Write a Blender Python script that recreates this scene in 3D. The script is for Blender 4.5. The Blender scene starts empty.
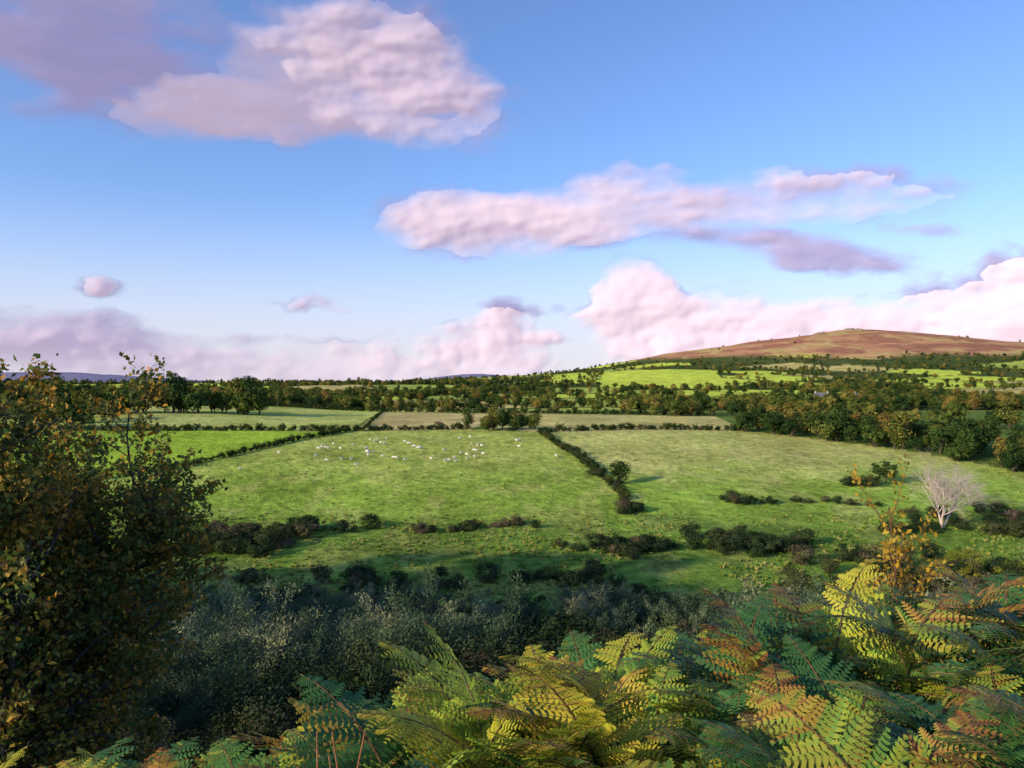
import bpy, math, random, time
import numpy as np
from mathutils import Vector, Matrix
T0=time.time()
rng=np.random.default_rng(7); random.seed(7)
scene=bpy.context.scene
D2R=math.pi/180
SUN_AZ=237.0;SUN_EL=18.5
# ------------------------------------------------------------------ helpers
def link(o,parent=None):
    scene.collection.objects.link(o)
    if parent: o.parent=parent
    return o
def empty(name,loc=(0,0,0)):
    e=bpy.data.objects.new(name,None); e.location=loc; return link(e)
def smooth(a,b,x):
    t=np.clip((x-a)/(b-a),0,1); return t*t*(3-2*t)
def hash2(ix,iy,s=0):
    n=(ix.astype(np.int64)*374761393+iy.astype(np.int64)*668265263+s*1442695041)&0x7fffffff
    n=((n^(n>>13))*1274126177)&0x7fffffff
    n=(n^(n>>16))&0xffffff
    return n/float(0xffffff)
def vnoise(x,y,s=0):
    x=np.asarray(x,float);y=np.asarray(y,float)
    ix=np.floor(x);iy=np.floor(y);fx=x-ix;fy=y-iy
    fx=fx*fx*(3-2*fx);fy=fy*fy*(3-2*fy)
    a=hash2(ix,iy,s);b=hash2(ix+1,iy,s);c=hash2(ix,iy+1,s);d=hash2(ix+1,iy+1,s)
    return (a*(1-fx)+b*fx)*(1-fy)+(c*(1-fx)+d*fx)*fy
def fbm(x,y,s=0,o=4):
    v=0;a=.5
    for i in range(o):
        c,q=math.cos(.7*i),math.sin(.7*i)
        v=v+a*vnoise((x*c-y*q)*2**i+17.3*i,(x*q+y*c)*2**i-9.1*i,s+i); a*=.5
    return v/(1-.5**o)
YS=[-3000,-1000,-200,-60,-10,0,2,4,7,12,20,35,50,70,90,110,130,150,180,210,240,270,320,400,450,600,800,1000,1300,2000,6000,9000]
ZS=[80,60,25,5,-1.2,-1.65,-1.9,-2.5,-4.0,-6.6,-10,-15.5,-20,-24.5,-27,-27.8,-27,-25,-21.7,-18.6,-16.3,-15.2,-14.5,-14.2,-14.5,-13,-9,-5.5,-3,-1,3,5]
def height(x,y):
    x=np.asarray(x,float);y=np.asarray(y,float)
    z=np.interp(y,YS,ZS)
    z=z+0.10*np.clip(x,-12,12)*(1-smooth(8,40,y))*smooth(-30,-2,y)
    z=z+.3*np.exp(-((x-2.8)/2.2)**2-((y-4.8)/1.6)**2)
    A=np.interp(y,[-400,-200,-100,-70,-40,0,25,50,75,110],[0,2,8,16,27,34,40,34,20,0])  # spur out of view, added to throw shade over the valley
    z=z+A*np.exp(-((x+135)/45)**2)
    z=z+3.0*smooth(-60,-150,x)*smooth(240,320,y)*(1-smooth(500,800,y))
    z=z+138*np.exp(-((x-945)/690)**2-((y-2200)/750)**2)
    z=z+9*np.exp(-((x-950)/90)**2-((y-2200)/200)**2)
    z=z+13*np.exp(-((x-225)/150)**2-((y-1330)/200)**2)
    z=z+72*np.exp(-((x+2950)/800)**2-((y-5000)/600)**2)
    z=z+66*np.exp(-((x+250)/420)**2-((y-5500)/500)**2)
    z=z+0.9*(fbm(x/26,y/26,3)-.5)*smooth(30,80,y)
    z=z+0.22*(fbm(x/2.2,y/2.2,5)-.5)*smooth(.5,3,np.hypot(x,y))*(1-smooth(300,500,y))
    z=z+13*(fbm(x/190,y/190,9)-.5)*smooth(450,800,y)
    z=z+18*(fbm(x/330,y/330,29)-.5)*smooth(1300,2000,y)
    return z
def inpoly(x,y,poly):
    r=np.zeros(np.shape(x),bool);n=len(poly);j=n-1
    for i in range(n):
        xi,yi=poly[i];xj,yj=poly[j]
        if yi!=yj:
            c=((yi>y)!=(yj>y))&(x<(xj-xi)*(y-yi)/(yj-yi)+xi); r^=c
        j=i
    return r
# ------------------------------------------------------------------ materials
def nmat(name):
    m=bpy.data.materials.new(name);m.use_nodes=True
    nt=m.node_tree;nt.nodes.clear();return m,nt,nt.nodes,nt.links
def leafmat(name,stops,trans=.3,rough=.6,gain=1.0,spec=.2):
    m,nt,N,L=nmat(name)
    out=N.new('ShaderNodeOutputMaterial')
    oi=N.new('ShaderNodeObjectInfo');rp=N.new('ShaderNodeValToRGB')
    el=rp.color_ramp.elements
    while len(el)<len(stops): el.new(.5)
    for e,(p,c) in zip(el,stops): e.position=p;e.color=(*c,1)
    at=N.new('ShaderNodeAttribute');at.attribute_name='tint'
    at2=N.new('ShaderNodeAttribute');at2.attribute_name='var'
    ad=N.new('ShaderNodeMath');ad.operation='ADD'
    sb=N.new('ShaderNodeMath');sb.operation='MULTIPLY_ADD';sb.inputs[1].default_value=.6;sb.inputs[2].default_value=-.3
    L.new(at2.outputs['Fac'],sb.inputs[0]);L.new(oi.outputs['Random'],ad.inputs[0]);L.new(sb.outputs[0],ad.inputs[1]);ad.use_clamp=True
    L.new(ad.outputs[0],rp.inputs[0])
    sc=N.new('ShaderNodeVectorMath');sc.operation='SCALE'
    L.new(rp.outputs[0],sc.inputs[0])
    mu=N.new('ShaderNodeMath');mu.operation='MULTIPLY';mu.inputs[1].default_value=gain
    L.new(at.outputs['Fac'],mu.inputs[0]);L.new(mu.outputs[0],sc.inputs['Scale'])
    if spec>0:
        p=N.new('ShaderNodeBsdfPrincipled');p.inputs['Roughness'].default_value=rough
        p.inputs['Specular IOR Level'].default_value=spec;L.new(sc.outputs[0],p.inputs['Base Color'])
    else:
        p=N.new('ShaderNodeBsdfDiffuse');L.new(sc.outputs[0],p.inputs[0])
    if trans>0:
        t=N.new('ShaderNodeBsdfTranslucent');L.new(sc.outputs[0],t.inputs[0])
        mx=N.new('ShaderNodeMixShader');mx.inputs[0].default_value=trans
        L.new(p.outputs[0],mx.inputs[1]);L.new(t.outputs[0],mx.inputs[2]);L.new(mx.outputs[0],out.inputs[0])
    else: L.new(p.outputs[0],out.inputs[0])
    return m
def simplemat(name,c1,c2,scale=5,rough=.85,bump=.3):
    m,nt,N,L=nmat(name)
    out=N.new('ShaderNodeOutputMaterial');p=N.new('ShaderNodeBsdfPrincipled')
    tc=N.new('ShaderNodeTexCoord');no=N.new('ShaderNodeTexNoise');no.inputs['Scale'].default_value=scale;no.inputs['Detail'].default_value=6
    L.new(tc.outputs['Object'],no.inputs['Vector'])
    rp=N.new('ShaderNodeValToRGB');rp.color_ramp.elements[0].color=(*c1,1);rp.color_ramp.elements[1].color=(*c2,1)
    rp.color_ramp.elements[0].position=.35;rp.color_ramp.elements[1].position=.65
    L.new(no.outputs['Fac'],rp.inputs[0]);L.new(rp.outputs[0],p.inputs['Base Color'])
    b=N.new('ShaderNodeBump');b.inputs['Strength'].default_value=bump;b.inputs['Distance'].default_value=.02
    L.new(no.outputs['Fac'],b.inputs['Height']);L.new(b.outputs[0],p.inputs['Normal'])
    p.inputs['Roughness'].default_value=rough;p.inputs['Specular IOR Level'].default_value=.2
    L.new(p.outputs[0],out.inputs[0]);return m
M_bark=simplemat('bark',(.05,.04,.03),(.13,.11,.09),12)
M_palebark=simplemat('pale_bark',(.50,.40,.37),(.70,.58,.54),8)
M_twig=simplemat('twig_brown',(.10,.06,.03),(.2,.12,.06),9)
M_tree=leafmat('tree_leaves',[(0,(.024,.052,.018)),(.4,(.050,.088,.022)),(.75,(.11,.14,.03)),(.92,(.20,.18,.04)),(1,(.24,.15,.045))],0,spec=0)
M_tree2=leafmat('light_tree_leaves',[(0,(.08,.13,.03)),(.5,(.19,.20,.045)),(.85,(.30,.25,.06)),(1,(.34,.21,.06))],0,spec=0)
M_hedge=leafmat('hedge_leaves',[(0,(.02,.042,.015)),(.7,(.045,.07,.02)),(1,(.10,.095,.035))],0,spec=0)
M_shrub=leafmat('shrub_leaves',[(0,(.020,.040,.022)),(.5,(.042,.068,.028)),(.8,(.085,.095,.04)),(1,(.17,.12,.09))],0,spec=0)
M_willow=leafmat('willow_leaves',[(0,(.045,.08,.045)),(.5,(.085,.13,.07)),(.8,(.15,.19,.10)),(1,(.27,.27,.15))],.2,spec=0)
M_gold=leafmat('golden_leaves',[(0,(.50,.28,.03)),(.5,(.55,.38,.06)),(1,(.40,.40,.08))],.4,spec=0)
M_near=leafmat('autumn_leaves',[(0,(.04,.085,.02)),(.4,(.085,.135,.025)),(.68,(.18,.19,.03)),(.86,(.38,.24,.035)),(1,(.56,.27,.035))],.3,spec=.25)
M_yel=leafmat('yellow_shrub_leaves',[(0,(.16,.22,.04)),(.6,(.32,.31,.05)),(1,(.42,.30,.06))],.2,spec=0)
M_fern=leafmat('bracken',[(0,(.05,.15,.05)),(.4,(.09,.24,.06)),(.66,(.20,.36,.06)),(.85,(.42,.44,.06)),(.95,(.50,.30,.06)),(1,(.30,.13,.05))],.35,.45)
M_fern_sunlit=leafmat('sun_painted_bracken',[(0,(.26,.40,.05)),(.35,(.48,.55,.06)),(.7,(.70,.58,.07)),(.9,(.66,.40,.07)),(1,(.42,.19,.05))],.4,.5)  # sunlit copy of the bracken colour, warm sunlight painted into the fronds
M_tuft=leafmat('tussock_grass',[(0,(.16,.27,.045)),(.6,(.32,.36,.08)),(1,(.55,.48,.18))],0,spec=0)
# ------------------------------------------------------------------ mesh builder
class MB:
    def __init__(s): s.v=[];s.f4=[];s.m=[];s.t=[];s.h=[];s.n=0
    def add(s,V,F,mat,tint,var=None):
        V=np.asarray(V,float);F=np.asarray(F,int)
        s.v.append(V);s.f4.append(F+s.n);s.m.append(np.full(len(F),mat));s.n+=len(V)
        s.t.append(np.broadcast_to(np.asarray(tint,float),(len(V),)))
        s.h.append(np.broadcast_to(np.asarray(.5 if var is None else var,float),(len(V),)))
    def tube(s,pts,rad,n=5,mat=0):
        pts=np.asarray(pts,float);k=len(pts)
        d=np.gradient(pts,axis=0);d/=np.linalg.norm(d,axis=1)[:,None]+1e-9
        up=np.array([0,0,1.]) if abs(d[0,2])<.8 else np.array([1.,0,0])
        a=np.cross(d,up);a/=np.linalg.norm(a,axis=1)[:,None]+1e-9;b=np.cross(d,a)
        th=np.arange(n)*2*math.pi/n
        V=pts[:,None,:]+np.asarray(rad)[:,None,None]*(np.cos(th)[None,:,None]*a[:,None,:]+np.sin(th)[None,:,None]*b[:,None,:])
        V=V.reshape(-1,3);i=np.arange(k-1)[:,None]*n;j=np.arange(n)[None,:];j2=(j+1)%n
        F=np.stack([i+j,i+j2,i+n+j2,i+n+j],-1).reshape(-1,4)
        s.add(V,F,mat,1.0)
    def leaves(s,C,size,wid,mat,tint,normal=None,axis=None,nmix=.6,amix=0,var=None,r=rng):
        C=np.asarray(C,float);n=len(C)
        if n==0:return
        nr=r.normal(size=(n,3));nr/=np.linalg.norm(nr,axis=1)[:,None]
        if normal is not None:
            nr=nr*(1-nmix)+normal*nmix;nr/=np.linalg.norm(nr,axis=1)[:,None]+1e-9
        a=r.normal(size=(n,3))
        if axis is not None: a=a*(1-amix)+axis*amix*2
        a-=nr*np.sum(a*nr,axis=1)[:,None];a/=np.linalg.norm(a,axis=1)[:,None]+1e-9
        b=np.cross(nr,a);sz=(size*(.6+.8*r.random(n)))[:,None];w=sz*wid
        V=np.stack([C-a*sz*.5,C+b*w*.5+nr*w*.12,C+a*sz*.5,C-b*w*.5+nr*w*.12],1).reshape(-1,3)
        F=np.arange(4*n).reshape(-1,4)
        s.add(V,F,mat,np.repeat(np.broadcast_to(tint,(n,)),4),None if var is None else np.repeat(np.broadcast_to(var,(n,)),4))
    def mesh(s,name,mats):
        V=np.concatenate(s.v);F=np.concatenate(s.f4);me=bpy.data.meshes.new(name)
        me.vertices.add(len(V));me.vertices.foreach_set('co',V.ravel())
        me.loops.add(F.size);me.loops.foreach_set('vertex_index',F.ravel().astype(np.int32))
        me.polygons.add(len(F));me.polygons.foreach_set('loop_start',(np.arange(len(F))*4).astype(np.int32))
        me.polygons.foreach_set('loop_total',np.full(len(F),4,np.int32))
        me.polygons.foreach_set('material_index',np.concatenate(s.m).astype(np.int32))
        for m in mats: me.materials.append(m)
        me.update(calc_edges=True)
        a=me.attributes.new('tint','FLOAT','POINT');a.data.foreach_set('value',np.concatenate(s.t).astype(np.float32))
        a=me.attributes.new('var','FLOAT','POINT');a.data.foreach_set('value',np.concatenate(s.h).astype(np.float32))
        return me
def unit(v): 
    v=np.asarray(v,float);return v/(np.linalg.norm(v)+1e-9)
def blobtree(name,seed,H,W,base,ncl,per,lsz,clr,leafm,barkm=M_bark,trunk=.03,wid=.7,inner=.35):
    r=np.random.default_rng(seed);mb=MB()
    cz=(base+H)/2;hz=(H-base)/2
    cl=[]
    while len(cl)<ncl:
        p=r.uniform(-1,1,3);q=np.linalg.norm(p)
        if q>1 or q<inner:continue
        th=math.atan2(p[1],p[0]);k=1+.22*math.sin(th*3+seed)+.14*math.sin(th*5+seed*2.1)
        z=p[2]
        cl.append([p[0]*W/2*k*.85,p[1]*W/2*k*.85,cz+z*hz*.88*(1+.1*math.sin(th*2+seed))])
    cl=np.array(cl)
    mb.tube([[0,0,-.4],[.02*H*r.normal(),.02*H*r.normal(),base*.6+.1],[0,0,cz*.9]],[trunk*H*1.3,trunk*H,trunk*H*.5],6)
    for c in cl[::max(1,ncl//9)]:
        s0=np.array([0,0,base*.4+r.random()*(cz-base*.4)*.8]);md=(s0+c)/2+r.normal(size=3)*.04*H
        mb.tube([s0,md,c],[trunk*H*.45,trunk*H*.28,trunk*H*.08],4)
    for c in cl:
        rr=clr*(.6+.7*r.random())
        d=r.normal(size=(per,3));d/=np.linalg.norm(d,axis=1)[:,None]
        rad=rr*(.45+.6*r.random(per)**.6)
        P=c+d*rad[:,None]*np.array([1,1,.75])
        P=P[P[:,2]>.03*H]
        d=(P-c)/rr
        out=P-np.array([0,0,cz]);out/=np.linalg.norm(out,axis=1)[:,None]+1e-9
        nm=d*.7+out*.5+np.array([0,0,.25]);nm/=np.linalg.norm(nm,axis=1)[:,None]+1e-9
        tn=(.6+.7*r.random())*(.85+.3*r.random(len(P)))
        mb.leaves(P,lsz,wid,1,tn,nm,nmix=.62,var=.5+.5*(r.random(len(P))-.5)+.35*(r.random()-.5),r=r)
    return mb.mesh(name,[barkm,leafm])
def willow(name,seed,H,stems,leafm,per=60,ls=.18,sub=7):
    r=np.random.default_rng(seed);mb=MB()
    for i in range(stems):
        az=r.random()*6.28;lean=r.uniform(.1,.75)*(.6+.4*r.random());h=H*r.uniform(.6,1.05)
        b=np.array([r.normal()*.25,r.normal()*.25,-.2]);t=np.linspace(0,1,5)[:,None]
        dirv=np.array([math.cos(az)*lean,math.sin(az)*lean,1.0])
        pts=b+dirv*h*t*np.array([1,1,.95])+np.array([math.cos(az),math.sin(az),0])*.12*h*t**2
        mb.tube(pts,np.linspace(.035,.006,5),3)
        for k in range(sub):
            u=r.uniform(.3,1);p=b+dirv*h*u+np.array([math.cos(az),math.sin(az),0])*.12*h*u*u
            dd=unit(dirv+r.normal(size=3)*.55);ln=h*.28*(1.2-u*.6)
            q=p+dd*ln*r.random((per,1))+r.normal(size=(per,3))*.09*H*.35
            mb.leaves(q,ls,.34,1,(.55+.75*u*r.uniform(.6,1.2))*(.8+.4*r.random(per)),normal=unit([math.cos(az),math.sin(az),.6]),axis=dd,nmix=.35,amix=.6,var=.5+.6*(r.random()-.5),r=r)
    return mb.mesh(name,[M_bark,leafm])
def grow(mb,tips,p,d,L,rad,lev,cfg,r):
    n=cfg['seg'];pts=[p.copy()];rr=[rad];q=p.copy();dd=unit(d)
    for i in range(n):
        dd=unit(dd+r.normal(size=3)*cfg['wob']+np.array([0,0,cfg['up']]));q=q+dd*L/n;pts.append(q.copy());rr.append(rad*(1-(i+1)/n*.6))
    mb.tube(pts,rr,5 if lev<2 else 3,0)
    if lev>=cfg['lev']:
        tips.append(np.array(pts));return
    if lev>=cfg['lev']-1: tips.append(np.array(pts))
    pts=np.array(pts)
    for i in range(cfg['n'][lev]):
        u=cfg['st'][lev]+(1-cfg['st'][lev])*(i+.6*r.random())/cfg['n'][lev];u=min(u,.999)
        k=u*n;a=int(k);pp=pts[a]+(pts[a+1]-pts[a])*(k-a)
        ax=unit(pts[a+1]-pts[a]);s=unit(np.cross(ax,r.normal(size=3)))
        sp=cfg['sp'][lev]*(.7+.6*r.random())
        nd=ax*math.cos(sp)+s*math.sin(sp)
        grow(mb,tips,pp,nd,L*cfg['ls'][lev]*(1.15-.5*u)*(.75+.5*r.random()),rad*(1-.6*u)*.6,lev+1,cfg,r)
# ------------------------------------------------------------------ scatter (instancing)
def scatter(name,meshes,x,y,s,sink=.1,z=None,ang=None,tilt=0,root=None):
    root=root or empty(name);x=np.asarray(x,float);y=np.asarray(y,float);n=len(x)
    s=np.broadcast_to(np.asarray(s,float),(n,));
    if z is None:z=height(x,y)-sink*np.minimum(s,1)
    ang=rng.random(n)*6.283 if ang is None else np.asarray(ang)
    idx=rng.integers(0,len(meshes),n)
    for k,me in enumerate(meshes):
        q=np.where(idx==k)[0]
        if len(q)==0:continue
        X,Y,Z,S,A=x[q],y[q],z[q],s[q]*.5,ang[q]
        nx=rng.normal(size=len(q))*tilt;ny=rng.normal(size=len(q))*tilt
        V=np.zeros((len(q),4,3))
        for c,(a,b) in enumerate([(-1,-1),(1,-1),(1,1),(-1,1)]):
            dx=(a*np.cos(A)-b*np.sin(A))*S;dy=(a*np.sin(A)+b*np.cos(A))*S
            V[:,c,0]=X+dx;V[:,c,1]=Y+dy;V[:,c,2]=Z+dx*nx+dy*ny
        im=bpy.data.meshes.new(name+'_points')
        im.from_pydata(V.reshape(-1,3).tolist(),[],np.arange(4*len(q)).reshape(-1,4).tolist())
        io=bpy.data.objects.new(name+'_placement',im);link(io,root)
        io.instance_type='FACES';io.use_instance_faces_scale=True;io.instance_faces_scale=1
        io.show_instancer_for_render=False;io.show_instancer_for_viewport=False
        link(bpy.data.objects.new(name+'_plant',me),io)
    return root
def single(name,me,x,y,s=1,ang=0,sink=.1,z=None):
    o=bpy.data.objects.new(name,me);o.location=(x,y,(float(height(x,y)) if z is None else z)-sink);o.scale=(s,)*3;o.rotation_euler=(0,0,ang);return link(o)
def along(pts,step,jit):
    X=[];Y=[]
    for (x0,y0),(x1,y1) in zip(pts[:-1],pts[1:]):
        L=math.hypot(x1-x0,y1-y0);n=max(1,int(L/step));t=(np.arange(n)+rng.random(n)*.7)/n
        X.append(x0+(x1-x0)*t);Y.append(y0+(y1-y0)*t)
    X=np.concatenate(X);Y=np.concatenate(Y);return X+rng.normal(size=len(X))*jit,Y+rng.normal(size=len(X))*jit
# ------------------------------------------------------------------ field plan (world metres, x east, y north)
H_left=[(-100,176),(-81,192),(-73.5,205),(-65,231),(-59.5,244),(-54,262)]
H_top=[(-175,256),(-143,258),(-55,263),(-14,267)]
H_top2=[(9,254),(36,264),(77,262)]
H_mid=[(9,254),(13.5,221),(19.3,195),(22.6,173),(23.5,160)]
H_far=[(-210,405),(-120,418),(-66,402),(0,385),(62,366),(90,350)]
H_div=[(-66,402),(-50,266)]
H_right=[(76,262),(98,229),(115,203),(121,184),(150,165)]
P_bright=[(-54,262),(-65,231),(-81,192),(-100,176),(-190,190),(-190,258)]
P_strip=[(-190,258),(-54,262),(-66,402),(-120,418),(-260,405)]
P_brown=[(-52,263),(-14,267),(0,385),(-66,402)]
P_brown2=[(-8,267),(9,254),(77,262),(90,350),(0,385)]
P_main=[(-54,262),(-14,267),(9,254),(13.5,221),(19.3,195),(23.5,160),(23,140),(-40,140),(-100,150),(-100,176),(-81,192),(-65,231)]
P_right=[(9,254),(77,262),(98,229),(115,203),(121,184),(160,150),(60,140),(23.5,150),(19.3,195)]
P_big=[(105,930),(255,900),(370,1480),(170,1480)]
def farcell(x,y):
    a=.38;w=45*(fbm(x/260,y/260,21,2)-.5)
    xr=x*math.cos(a)+y*math.sin(a)+w;yr=-x*math.sin(a)+y*math.cos(a)-w
    sx,sy=104.,140.
    cy=np.floor(yr/sy);xr=xr+cy*37
    cx=np.floor(xr/sx)
    fx=(xr/sx-cx)*sx;fy=(yr/sy-cy)*sy
    bd=np.minimum(np.minimum(fx,sx-fx),np.minimum(fy,sy-fy))
    return hash2(cx,cy,1),hash2(cx,cy,2),bd
def woodcell(h1,x,y): return h1<np.interp(y,[420,800,1100,2000],[.28,.33,.38,.38])
def gcol(x,y,z):
    n=x.shape;C=np.zeros(n+(3,));
    def mixc(mask,c):
        mask=mask[...,None];C[...]=C*(1-mask)+np.array(c)*mask
    one=np.ones(n)
    mixc(one,(.13,.20,.045))
    f1=fbm(x/14,y/14,41);f2=fbm(x/5,y/9,43);f3=fbm(x/2.2,y/4,44);f4=fbm(x/45,y/40,45,3)
    mixc(smooth(.45,.65,f1)*.5,(.17,.22,.06))
    m=inpoly(x,y,P_main).astype(float)
    mixc(m,(.29,.42,.06)); mixc(m*smooth(165,230,y+24*(f1-.5)+60*(f4-.5))*.8,(.48,.52,.12)); mixc(m*smooth(.5,.7,f2)*.5,(.52,.51,.15));mixc(m*smooth(.5,.35,f3)*.4,(.17,.28,.04))
    m=inpoly(x,y,P_right).astype(float)
    mixc(m,(.28,.42,.06)); mixc(m*smooth(168,205,y+26*(f1-.5)-.12*(x-60)),(.52,.52,.15))
    mixc(m*smooth(.5,.7,f2)*.4,(.60,.56,.21));mixc(m*smooth(.5,.35,f3)*.3,(.22,.32,.06))
    v=(1-smooth(132,160,y+14*(f1-.5)))
    mixc(v,(.17,.28,.045)); mixc(v*smooth(.48,.68,f2)*.6,(.33,.34,.09)); mixc(v*smooth(.5,.35,f3)*.5,(.06,.13,.025))
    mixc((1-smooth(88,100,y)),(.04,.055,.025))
    mixc(inpoly(x,y,P_bright).astype(float),(.32,.48,.05))
    mixc(inpoly(x,y,P_strip).astype(float),(.46,.52,.12))
    mixc(inpoly(x,y,P_strip)*smooth(.45,.6,f1)*.5,(.53,.53,.2))
    mixc(inpoly(x,y,P_brown).astype(float),(.56,.46,.18))
    mixc(inpoly(x,y,P_brown2).astype(float),(.56,.49,.17))
    far=smooth(395,430,y+0*x)
    h1,h2,bd=farcell(x,y)
    wood=woodcell(h1,x,y).astype(float)
    mixc(far,(.38,.46,.09))
    mixc(far*(h2>.5),(.58,.68,.09)); mixc(far*(h2<.22),(.54,.45,.16))
    mixc(far*wood,(.08,.11,.035))
    mixc(far*(bd<4),(.07,.09,.03))
    mixc(inpoly(x,y,P_big).astype(float),(.60,.70,.09))
    moor=smooth(50,68,z+26*(fbm(x/170,y/170,51)-.5))
    mixc(moor,(.56,.29,.15)); mixc(moor*smooth(.42,.6,fbm(x/60,y/120,53)),(.54,.38,.16)); mixc(moor*smooth(.48,.62,fbm(x/70,y/60,55)),(.40,.18,.11))
    mixc(smooth(3000,4200,y),(.24,.23,.34))  # bluish distance haze painted into the far hills
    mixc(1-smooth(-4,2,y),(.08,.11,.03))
    return C
# ------------------------------------------------------------------ terrain
def fastmesh(name,V,F,smooth_=True,tri=None):
    me=bpy.data.meshes.new(name);me.vertices.add(len(V));me.vertices.foreach_set('co',V.ravel())
    li=F.ravel();ls=np.arange(len(F))*4;lt=np.full(len(F),4)
    if tri is not None:
        li=np.concatenate([li,tri.ravel()]);ls=np.concatenate([ls,len(F)*4+np.arange(len(tri))*3]);lt=np.concatenate([lt,np.full(len(tri),3)])
    me.loops.add(len(li));me.loops.foreach_set('vertex_index',li.astype(np.int32))
    me.polygons.add(len(ls));me.polygons.foreach_set('loop_start',ls.astype(np.int32));me.polygons.foreach_set('loop_total',lt.astype(np.int32))
    me.polygons.foreach_set('use_smooth',np.full(len(ls),smooth_));me.update(calc_edges=True);return me
def build_terrain():
    af=np.linspace(-48,48,900)*D2R;ab=np.linspace(48,312,110)[1:-1]*D2R
    az=np.concatenate([af,ab]);na=len(az)
    R=np.geomspace(.5,9000,720);nr=len(R)
    X=R[:,None]*np.sin(az)[None,:];Y=R[:,None]*np.cos(az)[None,:]
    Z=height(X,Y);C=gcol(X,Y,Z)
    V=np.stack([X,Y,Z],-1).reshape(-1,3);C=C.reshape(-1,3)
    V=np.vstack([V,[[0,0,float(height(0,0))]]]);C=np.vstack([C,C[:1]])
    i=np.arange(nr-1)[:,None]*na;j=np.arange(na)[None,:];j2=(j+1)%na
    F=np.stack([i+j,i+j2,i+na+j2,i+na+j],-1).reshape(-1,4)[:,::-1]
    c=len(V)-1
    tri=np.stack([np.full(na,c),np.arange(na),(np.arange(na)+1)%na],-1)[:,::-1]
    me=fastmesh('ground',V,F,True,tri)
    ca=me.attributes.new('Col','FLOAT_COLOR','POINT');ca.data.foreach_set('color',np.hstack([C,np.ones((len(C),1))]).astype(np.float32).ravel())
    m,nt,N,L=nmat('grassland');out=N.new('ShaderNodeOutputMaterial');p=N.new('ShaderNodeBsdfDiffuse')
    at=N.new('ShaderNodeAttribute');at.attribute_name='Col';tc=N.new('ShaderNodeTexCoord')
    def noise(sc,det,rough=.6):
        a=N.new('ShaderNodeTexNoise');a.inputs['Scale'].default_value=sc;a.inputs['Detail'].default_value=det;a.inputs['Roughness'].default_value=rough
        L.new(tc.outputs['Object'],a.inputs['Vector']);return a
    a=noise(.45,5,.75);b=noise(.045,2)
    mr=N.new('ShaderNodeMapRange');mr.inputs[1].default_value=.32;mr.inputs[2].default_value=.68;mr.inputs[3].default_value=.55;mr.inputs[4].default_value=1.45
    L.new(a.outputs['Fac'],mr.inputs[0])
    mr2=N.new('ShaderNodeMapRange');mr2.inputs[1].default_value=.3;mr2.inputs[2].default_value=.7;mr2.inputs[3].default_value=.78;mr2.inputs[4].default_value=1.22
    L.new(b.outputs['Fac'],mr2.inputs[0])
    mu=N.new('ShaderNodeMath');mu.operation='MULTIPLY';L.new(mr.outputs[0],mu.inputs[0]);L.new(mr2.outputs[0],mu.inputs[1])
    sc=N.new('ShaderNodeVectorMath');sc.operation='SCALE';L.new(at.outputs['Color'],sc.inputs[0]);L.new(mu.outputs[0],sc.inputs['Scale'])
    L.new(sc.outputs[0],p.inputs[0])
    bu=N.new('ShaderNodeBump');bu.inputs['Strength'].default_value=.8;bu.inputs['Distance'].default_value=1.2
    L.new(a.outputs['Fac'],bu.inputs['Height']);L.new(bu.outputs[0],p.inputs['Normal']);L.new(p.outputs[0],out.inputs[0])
    me.materials.append(m);link(bpy.data.objects.new('ground',me))
build_terrain();print('terrain',time.time()-T0)
# ------------------------------------------------------------------ prototypes
TREES=[blobtree('tree_mesh%d'%i,10+i,[9,9,8,11,7][i],[9,8,10,6,11][i],1.2,34,46,.62,1.45,M_tree) for i in range(5)]
LTREES=[blobtree('light_tree_mesh%d'%i,20+i,[8,10,6.5][i],[8,6.5,8.5][i],1.0,30,46,.6,1.35,M_tree2) for i in range(3)]
MIX=TREES+LTREES[:2]
HEDGE=[blobtree('hedge_mesh%d'%i,30+i,2.2,2.8,.05,14,40,.28,.55,M_hedge,trunk=.02) for i in range(3)]
SHRUB=[blobtree('shrub_mesh%d'%i,50+i,[3,2.4,3.4,2.6,2.9][i],[4.2,5.6,3.6,5,4.2][i],.1,30,80,.22,.72,M_shrub,trunk=.02,wid=.6,inner=.55) for i in range(5)]
NSHRUB=[blobtree('near_shrub_mesh%d'%i,150+i,3,[4,4.8][i],.1,34,300,.10,.75,M_shrub,trunk=.02,wid=.5,inner=.5) for i in range(2)]
WILL=[willow('willow_mesh%d'%i,70+i,4,[16,13,18][i],M_willow) for i in range(3)]
NWILL=[willow('near_willow_mesh%d'%i,170+i,4,[17,20][i],M_willow,per=80,ls=.12,sub=10) for i in range(2)]
YEL=[blobtree('yellow_shrub_mesh%d'%i,90+i,3,4,.1,26,110,.16,.65,M_yel,trunk=.02,wid=.5) for i in range(2)]
NYEL=[blobtree('near_yellow_shrub_mesh%d'%i,190+i,3,3.6,.1,26,230,.09,.7,M_yel,trunk=.02,wid=.5) for i in range(2)]
mb=MB();r=np.random.default_rng(1);k=46;a=r.random(k)*6.28;l=r.random(k)*.5
mb.leaves(np.stack([np.cos(a)*l*.35,np.sin(a)*l*.35,.1+.08*r.random(k)],1),.36,.2,0,.7+.6*r.random(k),normal=np.array([-.5,-.4,.3]),axis=np.stack([np.cos(a)*l,np.sin(a)*l,np.ones(k)],1),nmix=.3,amix=.8,var=r.random(k),r=r)
TUFT=mb.mesh('tuft_mesh',[M_tuft])
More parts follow.
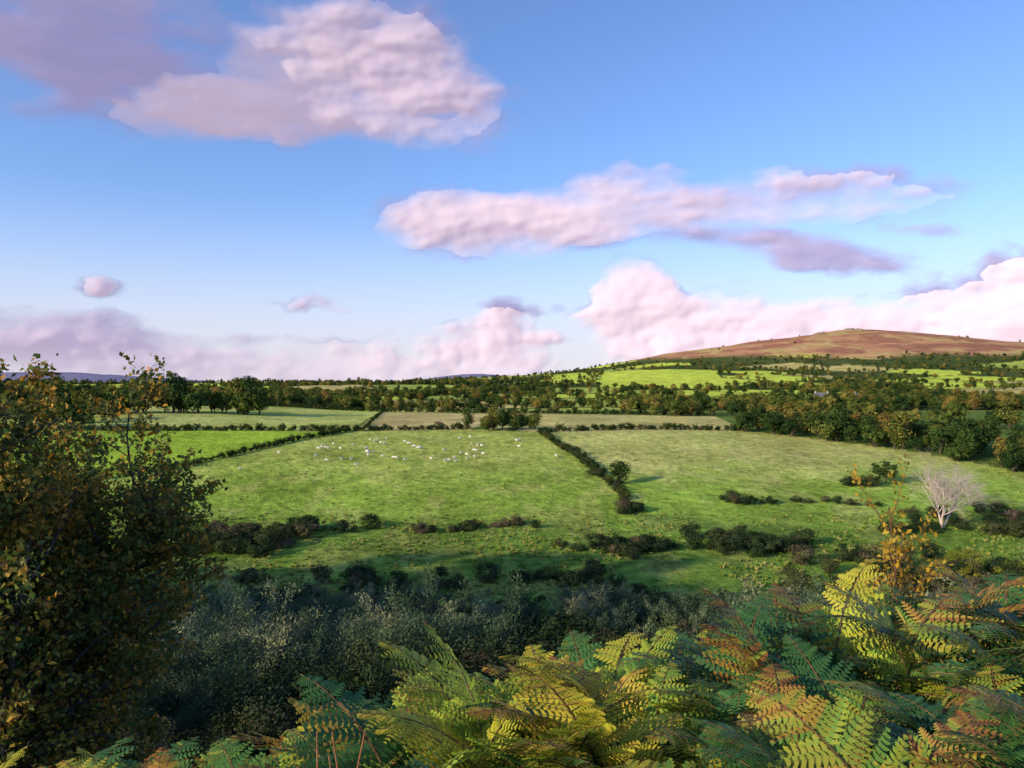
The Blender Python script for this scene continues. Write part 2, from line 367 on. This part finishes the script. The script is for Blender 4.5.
for nm,pl,st,sc in [('field_hedge',H_left,1.3,.8),('field_hedge',H_top,1.6,.95),('field_hedge',H_top2,1.6,1.0),('field_hedge',H_mid,1.5,.75),('field_hedge',H_far,2.2,1.2),('field_hedge',H_div,2.2,.5)]:
    x,y=along(pl,st,.35);scatter(nm,HEDGE,x,y,sc*rng.uniform(.6,1.3,len(x)))
x,y=along([(13.5,221),(19.3,195),(22.6,173),(23.5,160)],3.5,.8);scatter('hedge_bushes',SHRUB,x,y,rng.uniform(.35,.85,len(x)))
x,y=along(H_top+H_top2,14,1.2);scatter('hedge_bushes',SHRUB,x,y,rng.uniform(.4,1.0,len(x)))
def grp(cx,cy,sx,sy,n,s0,s1,meshes,name,sink=.2):
    x=cx+rng.normal(size=n)*sx;y=cy+rng.normal(size=n)*sy;return scatter(name,meshes,x,y,rng.uniform(s0,s1,n),sink)
grp(-2,265,8,2.5,12,.5,.85,TREES,'tree_clump')
x,y=along(H_right,3.2,2.0);x2=np.concatenate([x,x+7,x+14]);y2=np.concatenate([y,y+7,y+16])
scatter('hedgerow_trees',TREES,x2,y2,rng.uniform(.5,1.05,len(x2)))
x,y=along([(62,366),(90,350),(130,310),(165,260),(200,230)],5,5);x2=np.concatenate([x,x+10]);y2=np.concatenate([y,y+15])
scatter('hedgerow_trees',MIX,x2,y2,rng.uniform(.5,1.0,len(x2)))
x,y=along([(-250,300),(-190,300),(-150,318),(-105,335)],2.6,5);scatter('hedgerow_trees',TREES,x,y,rng.uniform(.8,1.5,len(x)))
x,y=along([(-200,240),(-150,262),(-148,290)],4,3);scatter('hedgerow_trees',TREES,x,y,rng.uniform(.5,1.0,len(x)))
x,y=along([(-240,405),(-120,420),(-66,408),(0,392),(62,372)],11,4);scatter('hedgerow_trees',MIX,x,y,rng.uniform(.3,.85,len(x)))
n=30000;yy=np.exp(rng.uniform(math.log(425),math.log(2300),n));xx=yy*rng.uniform(-.8,.8,n)
h1,h2,bd=farcell(xx,yy);zz=height(xx,yy)
keep=(woodcell(h1,xx,yy)&(rng.random(n)<.4))|((bd<5)&(rng.random(n)<.7))
keep&=~inpoly(xx,yy,P_big)
keep&=(zz<58)|((rng.random(n)<.03))
xx,yy=xx[keep],yy[keep]
scatter('distant_woodland',TREES+LTREES[:2]+TREES[:2],xx,yy,rng.uniform(.3,1.05,len(xx))*np.interp(yy,[425,1000,2300],[.95,.9,.9]),.3)
print('far trees',len(xx),time.time()-T0)
n=50;x=-135+rng.normal(size=n)*12;y=rng.uniform(-60,60,n);scatter('added_shade_trees',TREES,x,y,rng.uniform(.5,.9,n))  # out of view, added to roughen the shadow edge of the spur
# mid-slope shrubs
grp(-46,132,8,3.5,34,.7,1.3,SHRUB,'hawthorn_thicket')
grp(-36,140,5,1.6,9,.6,1.1,SHRUB,'hawthorn_thicket')
x,y=along([(-18,139),(-5,140)],1.7,.6);scatter('gorse_row',SHRUB,x,y,rng.uniform(.35,.7,len(x)))
grp(2,142,1.8,.6,5,.5,.7,SHRUB,'gorse_bush')
grp(19,128,5.5,2.0,18,.5,1.1,SHRUB,'gorse_thicket')
grp(39,131,5,2.5,22,.6,1.15,SHRUB,'gorse_thicket')
grp(47,160,2.2,1.0,6,.6,.95,SHRUB,'gorse_bush')
grp(22,152,1.6,1.5,7,.6,.95,SHRUB,'gorse_bush')
grp(75,172,2,1.2,4,.7,1.0,SHRUB,'hawthorn_bush')
x,y=along([(58,160),(74,156)],2,.8);scatter('gorse_row',SHRUB,x,y,rng.uniform(.35,.6,len(x)))
grp(-22,106,7,4,14,.5,1.0,SHRUB,'hawthorn_thicket');grp(9,108,6,4,12,.5,1.1,SHRUB,'hawthorn_thicket')
single('hawthorn_tree',TREES[1],24,176,.62,1);single('hawthorn_tree',TREES[2],83,175,.6,2)
# right-hand scrub
grp(62,110,11,7,50,.7,1.2,SHRUB,'scrub_thicket');grp(92,142,12,5,30,.6,1.1,SHRUB,'scrub_thicket')
grp(46,75,4,5,10,.8,1.2,YEL,'yellow_scrub');grp(72,112,6,4,9,.8,1.4,YEL,'yellow_scrub')
grp(11,24,2.6,3,11,.6,1.0,NYEL,'yellow_scrub')
# willow scrub in the valley bottom
n=1400;y=rng.uniform(13,98,n);x=y*rng.uniform(-.85,.85,n)
k=rng.random(n)<np.interp(y,[13,40,98],[.35,.85,.9]);x,y=x[k],y[k]
s=rng.uniform(.45,1.3,len(x))*np.interp(y,[13,30,80,98],[.7,1.1,1.0,.6])
q=fbm(x/9,y/9,77)>.47;nr=y<42
w1=scatter('willow_scrub',WILL,x[q&~nr],y[q&~nr],s[q&~nr]);w2=scatter('dark_scrub',SHRUB,x[~q&~nr],y[~q&~nr],s[~q&~nr]*1.15)
scatter('willow_scrub',NWILL,x[q&nr],y[q&nr],s[q&nr],root=w1);scatter('dark_scrub',NSHRUB,x[~q&nr],y[~q&nr],s[~q&nr],root=w2)
n=16000;y=rng.uniform(96,240,n);x=y*rng.uniform(-.7,.7,n);k=(fbm(x/9,y/9,61)+.15*rng.random(n)>.5)&((y<150)|(rng.random(n)<.14))&~inpoly(x,y,P_bright);x,y=x[k],y[k]
scatter('grass_tussocks',[TUFT],x,y,rng.uniform(.5,1.5,len(x))*np.interp(y,[100,160,240],[1.2,.9,.6]),.02)
print('scrub',time.time()-T0)
# ------------------------------------------------------------------ near tree at the left
def near_tree():
    r=np.random.default_rng(5);mb=MB();tips=[]
    cfg=dict(seg=5,wob=.12,up=.035,lev=3,n=[12,8,6],st=[.12,.15,.15],sp=[.85,.8,.8],ls=[.40,.5,.5])
    for i in range(16):
        az=i*2.4+r.random()*.6;ln=.08+.62*r.random()
        grow(mb,tips,np.array([r.normal()*.3,r.normal()*.3,-.3]),np.array([math.cos(az)*ln,math.sin(az)*ln,1]),r.uniform(4.9,6.9)*(1.08-.35*ln),.085,0,cfg,r)
    C=[];T=[];Vv=[]
    for tp in tips:
        k=r.integers(11,22);u=r.random(k)*(len(tp)-1);a=u.astype(int);p=tp[a]+(tp[np.minimum(a+1,len(tp)-1)]-tp[a])*(u-a)[:,None]
        p=p+r.normal(size=(k,3))*.06;C.append(p);tt=.65+.7*r.random();T.append(np.full(k,tt)*(.8+.4*r.random(k)));Vv.append(np.clip(.5+1.1*(r.random()-.5)+.5*(r.random(k)-.5),-.6,1.7))
    C=np.concatenate(C);mb.leaves(C,.078,.62,1,np.concatenate(T),np.array([-.5,-.5,.5]),nmix=.35,var=np.concatenate(Vv),r=r)
    return mb.mesh('autumn_tree',[M_bark,M_near])
single('autumn_tree',near_tree(),-8.8,11.8,1.2,0,.1)
# ------------------------------------------------------------------ bare pale tree, golden sapling
def skel(name,seed,H,cfg,matb,matl,nl,lsz,r0,trunks=1,lean=.1):
    r=np.random.default_rng(seed);mb=MB();tips=[]
    for i in range(trunks):
        az=r.random()*6.28
        grow(mb,tips,np.array([0,0,-.2]),np.array([math.cos(az)*lean,math.sin(az)*lean,1]),H*r.uniform(.6,.8),r0,0,cfg,r)
    if nl:
        for tp in tips:
            k=r.poisson(nl)
            if k==0:continue
            u=r.random(k)*(len(tp)-1);a=u.astype(int);p=tp[a]+(tp[np.minimum(a+1,len(tp)-1)]-tp[a])*(u-a)[:,None]+r.normal(size=(k,3))*lsz*.4
            mb.leaves(p,lsz,.6,1,.7+.6*r.random(k),var=r.random(k),r=r)
    return mb.mesh(name,[matb,matl])
bc=dict(seg=4,wob=.12,up=.05,lev=4,n=[12,7,5,5],st=[.25,.25,.25,.2],sp=[.75,.7,.7,.7],ls=[.55,.6,.6,.7])
bt=skel('bare_tree',4,10,bc,M_palebark,M_gold,0,.1,.14,3,.2)
single('bare_tree',bt,77,141,1.4,0)
bt2=skel('bare_tree',8,6,bc,M_palebark,M_gold,0,.1,.09,2,.15)
single('bare_tree',bt2,92,158,1.0,0)
gs=skel('golden_sapling',3,5.6,dict(seg=5,wob=.1,up=.06,lev=2,n=[10,5],st=[.35,.2],sp=[.6,.6],ls=[.33,.45]),M_twig,M_gold,7,.085,.035,3,.22)
single('golden_sapling',gs,6.3,13.6,1.1,0)
# ------------------------------------------------------------------ bracken
def frond(name,seed,mat):
    r=np.random.default_rng(seed);mb=MB();Lf=1.0
    n=40;s=np.linspace(0,1,n);th=(.12+r.uniform(1.2,1.9)*s**1.4)
    ds=Lf/(n-1);side=.14*math.sin(seed)*s**2
    P=np.zeros((n,3));P[:,1]=np.cumsum(np.sin(th))*ds;P[:,2]=np.cumsum(np.cos(th))*ds;P[:,0]=side*Lf
    mb.tube(P[::3],np.linspace(.006,.0015,len(P[::3])),4,0)
    npin=22;VV=[];tt=[];vv=[]
    for i in range(npin):
        u=.24+.75*(i/npin)**.9;q=(u-.24)/.76;k=u*(n-1);a=min(int(k),n-2);p=P[a]+(P[a+1]-P[a])*(k-a)
        t=unit(P[a+1]-P[a])
        for sg in(-1,1):
            ln=.34*Lf*((1-q)**.8)*min(1,.62+q*3)*r.uniform(.8,1.1)
            b=np.array([sg,0,0.]);nrm=unit(np.cross(t,b))*(1 if sg>0 else -1)
            if nrm[2]<0:nrm=-nrm
            d=unit(b+t*.38+r.normal(size=3)*.08+nrm*r.uniform(-.1,.2));m=max(6,int(ln/.020));dr=r.uniform(.1,.45)
            nrm=unit(nrm-d*np.dot(nrm,d)+b*r.normal()*.12)
            w=(np.arange(m)+.7)/m
            base=p+d*ln*w[:,None]-nrm*(dr*ln*w**2)[:,None]+t*(.10*ln*w**2)[:,None]
            perp=unit(np.cross(nrm,d))
            pl=.044*(1-q*.5)*(1-w)**.5*np.minimum(1,.7+w*2)+.004
            tone=r.uniform(.8,1.2)
            for s2 in(-1,1):
                pd=unit(perp*s2+d*.4)-nrm*.25*r.random()
                hw_=ln/m*.47
                v0=base-d*hw_*.9;v1=base+pd*pl[:,None]*.65-d*hw_*.6+nrm*.002;v2=base+pd*pl[:,None]*1.0+d*hw_*.3;v3=base+d*hw_*.9
                VV.append(np.stack([v0,v1,v2,v3],1).reshape(-1,3));tt.append(np.full(4*m,tone));vv.append(np.full(4*m,.42+.5*(q-.45)+.15*r.normal()))
            mb.tube([p,base[m//2],base[-1]],[.002,.0014,.0006],3,0)
    V=np.concatenate(VV);mb.add(V,np.arange(len(V)).reshape(-1,4),1,np.concatenate(tt),np.concatenate(vv))
    return mb.mesh(name,[M_twig,mat])
FR=[frond('frond%d'%i,200+i,M_fern) for i in range(8)]
FR2=[frond('yellow_frond%d'%i,230+i,M_fern_sunlit) for i in range(6)]
G=[];Y_=[]
def patch(n,x0,x1,y0,y1,s0,s1,py):
    for _ in range(n):
        x=random.uniform(x0,x1);y=random.uniform(y0,y1);k=random.randint(3,5);a0=random.random()*6.28;yl=random.random()<py
        for j in range(k):
            (Y_ if (yl and random.random()<.85) else G).append((x+random.gauss(0,.06),y+random.gauss(0,.06),random.uniform(s0,s1),a0+j*6.28/k+random.gauss(0,.4)))
patch(110,.6,5.5,4.0,6.5,1.1,1.5,.2)
patch(50,.5,3.2,2.6,3.9,.75,1.1,.06)
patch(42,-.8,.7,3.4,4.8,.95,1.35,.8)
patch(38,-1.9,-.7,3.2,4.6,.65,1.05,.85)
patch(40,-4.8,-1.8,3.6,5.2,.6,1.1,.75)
patch(60,1,10,6.5,10,1.1,1.5,.35)
G=np.array(G);Y_=np.array(Y_)
br=scatter('bracken',FR,G[:,0],G[:,1],G[:,2],.03,ang=G[:,3],tilt=.2)
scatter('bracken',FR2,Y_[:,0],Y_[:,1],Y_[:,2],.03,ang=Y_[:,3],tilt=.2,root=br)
mb=MB();r=np.random.default_rng(3)
for i in range(5):
    b=np.array([-.60+r.normal()*.06,2.7+r.normal()*.1,0]);b[2]=float(height(b[0],b[1]));h=r.uniform(.8,1.1);l=r.normal(size=2)*.12
    pts=[b+np.array([l[0]*t*t,l[1]*t*t,h*t]) for t in np.linspace(0,1,6)];mb.tube(pts,np.linspace(.006,.0025,6),5)
M_stalk=simplemat('dead_stalk',(.30,.09,.05),(.45,.18,.09),20)
link(bpy.data.objects.new('dead_dock_stalks',mb.mesh('dead_dock_stalks',[M_stalk])))
print('ferns',len(G),len(Y_),time.time()-T0)
# ------------------------------------------------------------------ sheep
M_wool=simplemat('wool',(.66,.62,.54),(.80,.77,.70),14,.95,.6);M_face=simplemat('sheep_face',(.35,.3,.26),(.5,.45,.4),10)
def sheep_mesh(graze):
    V=[];E=[];R=[]
    def a(p,r,par=None):
        V.append(p);R.append(r);
        if par is not None:E.append((par,len(V)-1))
        return len(V)-1
    b0=a((0,0,.66),.27);b1=a((.28,0,.66),.26,b0);b2=a((.46,0,.68),.2,b1);b3=a((-.3,0,.66),.27,b0);b4=a((-.5,0,.64),.17,b3);a((-.6,0,.5),.04,b4)
    if graze: n1=a((.62,0,.5),.12,b2);n2=a((.74,0,.28),.085,n1);n3=a((.82,0,.12),.055,n2)
    else: n1=a((.6,0,.86),.13,b2);n2=a((.72,0,.97),.09,n1);n3=a((.88,0,.92),.055,n2)
    for s in(-1,1):
        a((V[n2][0]-.03,s*.13,V[n2][2]+.04),.02,n2)
        k=a((.4,s*.14,.42),.08,b2);k2=a((.41,s*.14,.24),.035,k);k3=a((.41,s*.14,.04),.032,k2)
        k=a((-.4,s*.15,.45),.1,b3);k2=a((-.36,s*.15,.33),.05,k);k3=a((-.46,s*.15,.22),.034,k2);a((-.45,s*.15,.04),.032,k3)
    me=bpy.data.meshes.new('s');me.from_pydata(V,E,[]);o=bpy.data.objects.new('tmp',me);link(o)
    md=o.modifiers.new('s','SKIN')
    for i,rr in enumerate(R): me.skin_vertices[0].data[i].radius=(rr,rr);
    me.skin_vertices[0].data[0].use_root=True
    o.modifiers.new('ss','SUBSURF').levels=1
    dg=bpy.context.evaluated_depsgraph_get();m2=bpy.data.meshes.new_from_object(o.evaluated_get(dg));bpy.data.objects.remove(o)
    m2.materials.append(M_wool);m2.materials.append(M_face)
    for p in m2.polygons:
        p.use_smooth=True;c=p.center
        if c.z<.34 and c.x<.6 or c.x>.66:p.material_index=1
    m2.name='sheep';return m2
SH=[sheep_mesh(True),sheep_mesh(False)]
for i in range(56):
    if i<36: x=rng.uniform(-50,-8);y=rng.uniform(198,240)
    elif i<50: x=rng.uniform(-66,-38);y=rng.uniform(188,235)
    else: x=rng.uniform(-20,12);y=rng.uniform(195,240)
    if not inpoly(np.array(x),np.array(y),P_main): continue
    single('sheep',SH[0 if rng.random()<.7 else 1],x,y,rng.uniform(.8,1.0),rng.random()*6.28,0)
# ------------------------------------------------------------------ cottages & tor
M_wall=simplemat('whitewash',(.42,.40,.36),(.52,.50,.46),3);M_roof=simplemat('slate',(.09,.09,.11),(.15,.15,.17),4);M_glass=simplemat('window_glass',(.03,.035,.04),(.05,.055,.06),2,.2,0)
def boxm(name,sx,sy,sz,mat,loc,parent):
    V=[(a*sx/2,b*sy/2,c*sz) for c in(0,1) for a,b in((-1,-1),(1,-1),(1,1),(-1,1))]
    me=bpy.data.meshes.new(name);me.from_pydata(V,[],[(3,2,1,0),(4,5,6,7),(0,1,5,4),(1,2,6,5),(2,3,7,6),(3,0,4,7)]);me.materials.append(mat)
    o=bpy.data.objects.new(name,me);o.location=loc;return link(o,parent)
def cottage(x,y,ang,L=11):
    e=empty('cottage',(x,y,float(height(x,y))-.2));e.rotation_euler=(0,0,ang);w=6;h=5
    V=[(-L/2,-w/2,0),(L/2,-w/2,0),(L/2,w/2,0),(-L/2,w/2,0),(-L/2,-w/2,h),(L/2,-w/2,h),(L/2,w/2,h),(-L/2,w/2,h),(-L/2,0,h+2.6),(L/2,0,h+2.6)]
    me=bpy.data.meshes.new('walls');me.from_pydata(V,[],[(0,1,5,4),(2,3,7,6),(1,2,6,9,5),(3,0,4,8,7)]);me.materials.append(M_wall);link(bpy.data.objects.new('walls',me),e)
    a=L/2+.3
    V=[(-a,-w/2-.4,h-.3),(a,-w/2-.4,h-.3),(a,0,h+2.75),(-a,0,h+2.75),(-a,w/2+.4,h-.3),(a,w/2+.4,h-.3)]
    me=bpy.data.meshes.new('roof');me.from_pydata(V,[],[(0,1,2,3),(3,2,5,4)]);me.materials.append(M_roof);link(bpy.data.objects.new('roof',me),e)
    for k in(-1,1): boxm('chimney',.9,.7,1.6,M_wall,(k*(L/2-.6),0,h+2.1),e)
    for k in(-3.4,0,3.4):
        boxm('window',1,.1,1.1,M_glass,(k,-w/2-.02,3.1),e)
        boxm('window' if k else 'door',1,.1,1.1 if k else 2,M_glass,(k,-w/2-.02,1.0 if k else .2),e)
cottage(214,545,-.5,9);cottage(243,552,.4,8)
import bmesh
bm=bmesh.new()
for i in range(26):
    c=Vector((945+random.gauss(0,42),2195+random.gauss(0,12),0));c.z=float(height(c.x,c.y))+1
    s=random.uniform(2.5,7);g=bmesh.ops.create_icosphere(bm,subdivisions=2,radius=1)
    for v in g['verts']:
        k=1+.5*(float(vnoise(v.co.x*2+i,v.co.y*2+v.co.z*1.7,i))-.5);v.co=Vector((v.co.x*s*1.5*k,v.co.y*s*k,v.co.z*s*.6*k))+c
me=bpy.data.meshes.new('tor_rocks');bm.to_mesh(me);bm.free();me.materials.append(simplemat('granite',(.22,.2,.19),(.36,.33,.3),.3));link(bpy.data.objects.new('tor_rocks',me))
# ------------------------------------------------------------------ clouds (relief sheet, 8.6 km away, lit by the sun lamp plus a painted glow)
def bump(x,y,s):
    ix=np.floor(x);iy=np.floor(y);d=np.full(x.shape,9.)
    for i in(-1,0,1):
        for j in(-1,0,1):
            cx=ix+i+hash2(ix+i,iy+j,s);cy=iy+j+hash2(ix+i,iy+j,s+50);d=np.minimum(d,(x-cx)**2+(y-cy)**2)
    return np.sqrt(np.maximum(0,1-d/.75)+.05)
# azimuth, elevation, half-width, half-height (degrees), tilt, weight, tone (low end paints shaded cloud)
CL=[(-31,22.5,12,5.6,4,1.4,.1),(-17,18.4,10,2.5,7,1.6,1),(-11,21.2,10,4.4,-10,1.6,.85),
    (1.5,11.6,11,2.3,0,1.5,.95),(14,12.5,15,2.0,-2,1.4,.75),(8,13.8,5,1.7,10,1.1,1),(17,9.8,8,1.7,-12,1.3,.1),
    (11,3.4,7,3.4,0,1.4,1),(9.5,6.4,3.2,2.0,0,1.1,1),(21,3.2,9,3.2,0,1.4,.95),(31,3.6,7,3.0,0,1.3,1),(33,6.6,2.6,1.3,0,1.1,1),
    (-3,2.2,8,2.8,5,1.3,1),(-13,.9,12,2.2,0,1.2,.95),(-27,2.0,14,2.2,-4,1.3,.9),(-27,3.6,12,.8,-3,.8,.45),
    (-28.0,6.5,1.6,.6,0,.8,1),(-14.5,6.0,2.2,.45,-6,.7,.8),(28.5,9.8,2.0,.6,-12,.8,.1)]
def build_clouds():
    ax=np.arange(-43,43,.085);ex=np.arange(-.6,30,.085)
    A,E=np.meshgrid(ax,ex)
    wx=(fbm(A/6,E/3,301)-.5)*5+(fbm(A/1.6,E/1.1,305)-.5)*1.5;wy=(fbm(A/6,E/3,311)-.5)*2.0+(fbm(A/1.6,E/1.1,315)-.5)*.8
    X=A+wx;Y=E+wy;mx=np.full(A.shape,-2.);sw=np.full(A.shape,1e-6);sb=np.zeros(A.shape)
    for a,e,ra,re,ro,wt,b in CL:
        c,s=math.cos(ro*D2R),math.sin(ro*D2R);dx=X-a;dy=Y-e
        u=(dx*c+dy*s)/ra;v=(-dx*s+dy*c)/re;m=wt*(1-u*u-v*v)
        k=.4;h=np.clip(.5+.5*(m-mx)/k,0,1);mx=mx*(1-h)+m*h+k*h*(1-h)
        q=np.maximum(m,0)**2;sw+=q;sb+=q*b
    n=fbm(A/5.5,E/2.0,331,7)-.5
    lit_tone=np.clip(sb/sw+.9*(fbm(A/7,E/2.2,361,5)-.5)*smooth(6,9,E),0,1)
    low=(1-smooth(7.0,9.5,E))*smooth(-14,-7,A)
    w2x=A+(fbm(A/1.2,E/1.2,341,3)-.5)*1.1;w2y=E*1.15+(fbm(A/1.2,E/1.2,345,3)-.5)*.9
    b1=bump(w2x/2.6,w2y/2.2,1);b2=bump(w2x/1.1,w2y/1.0,2);b3=bump(w2x/.5,w2y/.45,3)
    bil=(b1*.7+b2*.35+b3*.12)
    dens=mx+n*3.0+low*(bil-.7)*.8
    al=smooth(-.5,1.4,dens)*(1-low)+smooth(-.15,.95,dens)*low
    al*=.95*(1-.5*smooth(3.0,0,E))
    H=(1-low)*(.45*np.clip(dens,0,2)+.9*n)+low*(.8*np.sqrt(np.clip(dens,0,3)+.12)+.5*(b1*.8+b2*.35+b3*.08)+.5*n)
    for _ in range(9): # soften the relief
        H[1:-1,1:-1]=(H[1:-1,1:-1]*2+H[:-2,1:-1]+H[2:,1:-1]+H[1:-1,:-2]+H[1:-1,2:])/6
    R=8600-H*120
    er=E*D2R;ar=A*D2R
    V=np.stack([R*np.sin(ar)*np.cos(er),R*np.cos(ar)*np.cos(er),R*np.sin(er)],-1).reshape(-1,3)
    ny,nx=A.shape
    i=np.arange(ny-1)[:,None]*nx;j=np.arange(nx-1)[None,:]
    F=np.stack([i+j,i+j+1,i+nx+j+1,i+nx+j],-1).reshape(-1,4)
    af=al.reshape(-1);keep=af[F].max(axis=1)>.004;F=F[keep]
    us=np.unique(F);mp=np.full(len(V),-1);mp[us]=np.arange(len(us));F=mp[F];V=V[us]
    me=fastmesh('clouds',V,F)
    a=me.attributes.new('alpha','FLOAT','POINT');a.data.foreach_set('value',af[us].astype(np.float32))
    a=me.attributes.new('lit_tone','FLOAT','POINT');a.data.foreach_set('value',lit_tone.reshape(-1)[us].astype(np.float32))
    m,nt,N,L=nmat('cloud');out=N.new('ShaderNodeOutputMaterial')
    a1=N.new('ShaderNodeAttribute');a1.attribute_name='alpha';a2=N.new('ShaderNodeAttribute');a2.attribute_name='lit_tone'
    def mixc(c1,c2):
        mc=N.new('ShaderNodeMix');mc.data_type='RGBA';mc.inputs[6].default_value=(*c1,1);mc.inputs[7].default_value=(*c2,1);L.new(a2.outputs['Fac'],mc.inputs[0]);return mc.outputs[2]
    d=N.new('ShaderNodeBsdfDiffuse');L.new(mixc((.12,.11,.19),(.48,.42,.50)),d.inputs[0])  # mauve end puts cloud shade into the base colour
    em=N.new('ShaderNodeEmission');L.new(mixc((.27,.24,.41),(.36,.26,.30)),em.inputs[0]) # painted glow, stands in for light scattered inside the cloud
    ad=N.new('ShaderNodeAddShader');L.new(d.outputs[0],ad.inputs[0]);L.new(em.outputs[0],ad.inputs[1])
    tr=N.new('ShaderNodeBsdfTransparent');mx_=N.new('ShaderNodeMixShader');L.new(a1.outputs['Fac'],mx_.inputs[0]);L.new(tr.outputs[0],mx_.inputs[1]);L.new(ad.outputs[0],mx_.inputs[2]);L.new(mx_.outputs[0],out.inputs[0])
    me.materials.append(m);link(bpy.data.objects.new('clouds',me))
build_clouds()
# ------------------------------------------------------------------ sky and sun
w=bpy.data.worlds.new('World');scene.world=w;w.use_nodes=True;nt=w.node_tree;N=nt.nodes;L=nt.links;N.clear()
out=N.new('ShaderNodeOutputWorld')
sky=N.new('ShaderNodeTexSky');sky.sky_type='NISHITA';sky.sun_disc=False;sky.sun_elevation=math.radians(SUN_EL);sky.sun_rotation=math.radians(SUN_AZ)
sky.air_density=1.0;sky.dust_density=.6;sky.ozone_density=2.0
tc=N.new('ShaderNodeTexCoord');sp=N.new('ShaderNodeSeparateXYZ');L.new(tc.outputs['Generated'],sp.inputs[0])
mr=N.new('ShaderNodeMapRange');mr.interpolation_type='SMOOTHSTEP';mr.inputs[1].default_value=.24;mr.inputs[2].default_value=-.04;mr.inputs[4].default_value=.9;L.new(sp.outputs[2],mr.inputs[0])
tint=N.new('ShaderNodeVectorMath');tint.operation='MULTIPLY';tint.inputs[1].default_value=(1.1,1.27,1.74);L.new(sky.outputs[0],tint.inputs[0])
b1=N.new('ShaderNodeBackground');b1.inputs[1].default_value=.135;L.new(tint.outputs[0],b1.inputs[0])
b3=N.new('ShaderNodeBackground');b3.inputs[0].default_value=(.84,.78,.90,1)
m0=N.new('ShaderNodeMixShader');L.new(mr.outputs[0],m0.inputs[0]);L.new(b1.outputs[0],m0.inputs[1]);L.new(b3.outputs[0],m0.inputs[2]);L.new(m0.outputs[0],out.inputs[0])
sd=bpy.data.lights.new('sun','SUN');sd.energy=5;sd.angle=.5*D2R;sd.color=(1,.82,.50);so=bpy.data.objects.new('sun',sd)
a=SUN_AZ*D2R;e=SUN_EL*D2R;dv=Vector((math.sin(a)*math.cos(e),math.cos(a)*math.cos(e),math.sin(e)));so.rotation_euler=dv.to_track_quat('Z','Y').to_euler();link(so)
cd=bpy.data.cameras.new('camera');cd.sensor_width=36;cd.lens=27.7;cd.clip_start=.05;cd.clip_end=20000
co=bpy.data.objects.new('camera',cd);co.location=(0,0,0);co.rotation_euler=(math.radians(90),0,0);link(co);scene.camera=co
scene.view_settings.view_transform='Standard';scene.view_settings.look='None';scene.view_settings.exposure=0
print('done',time.time()-T0)
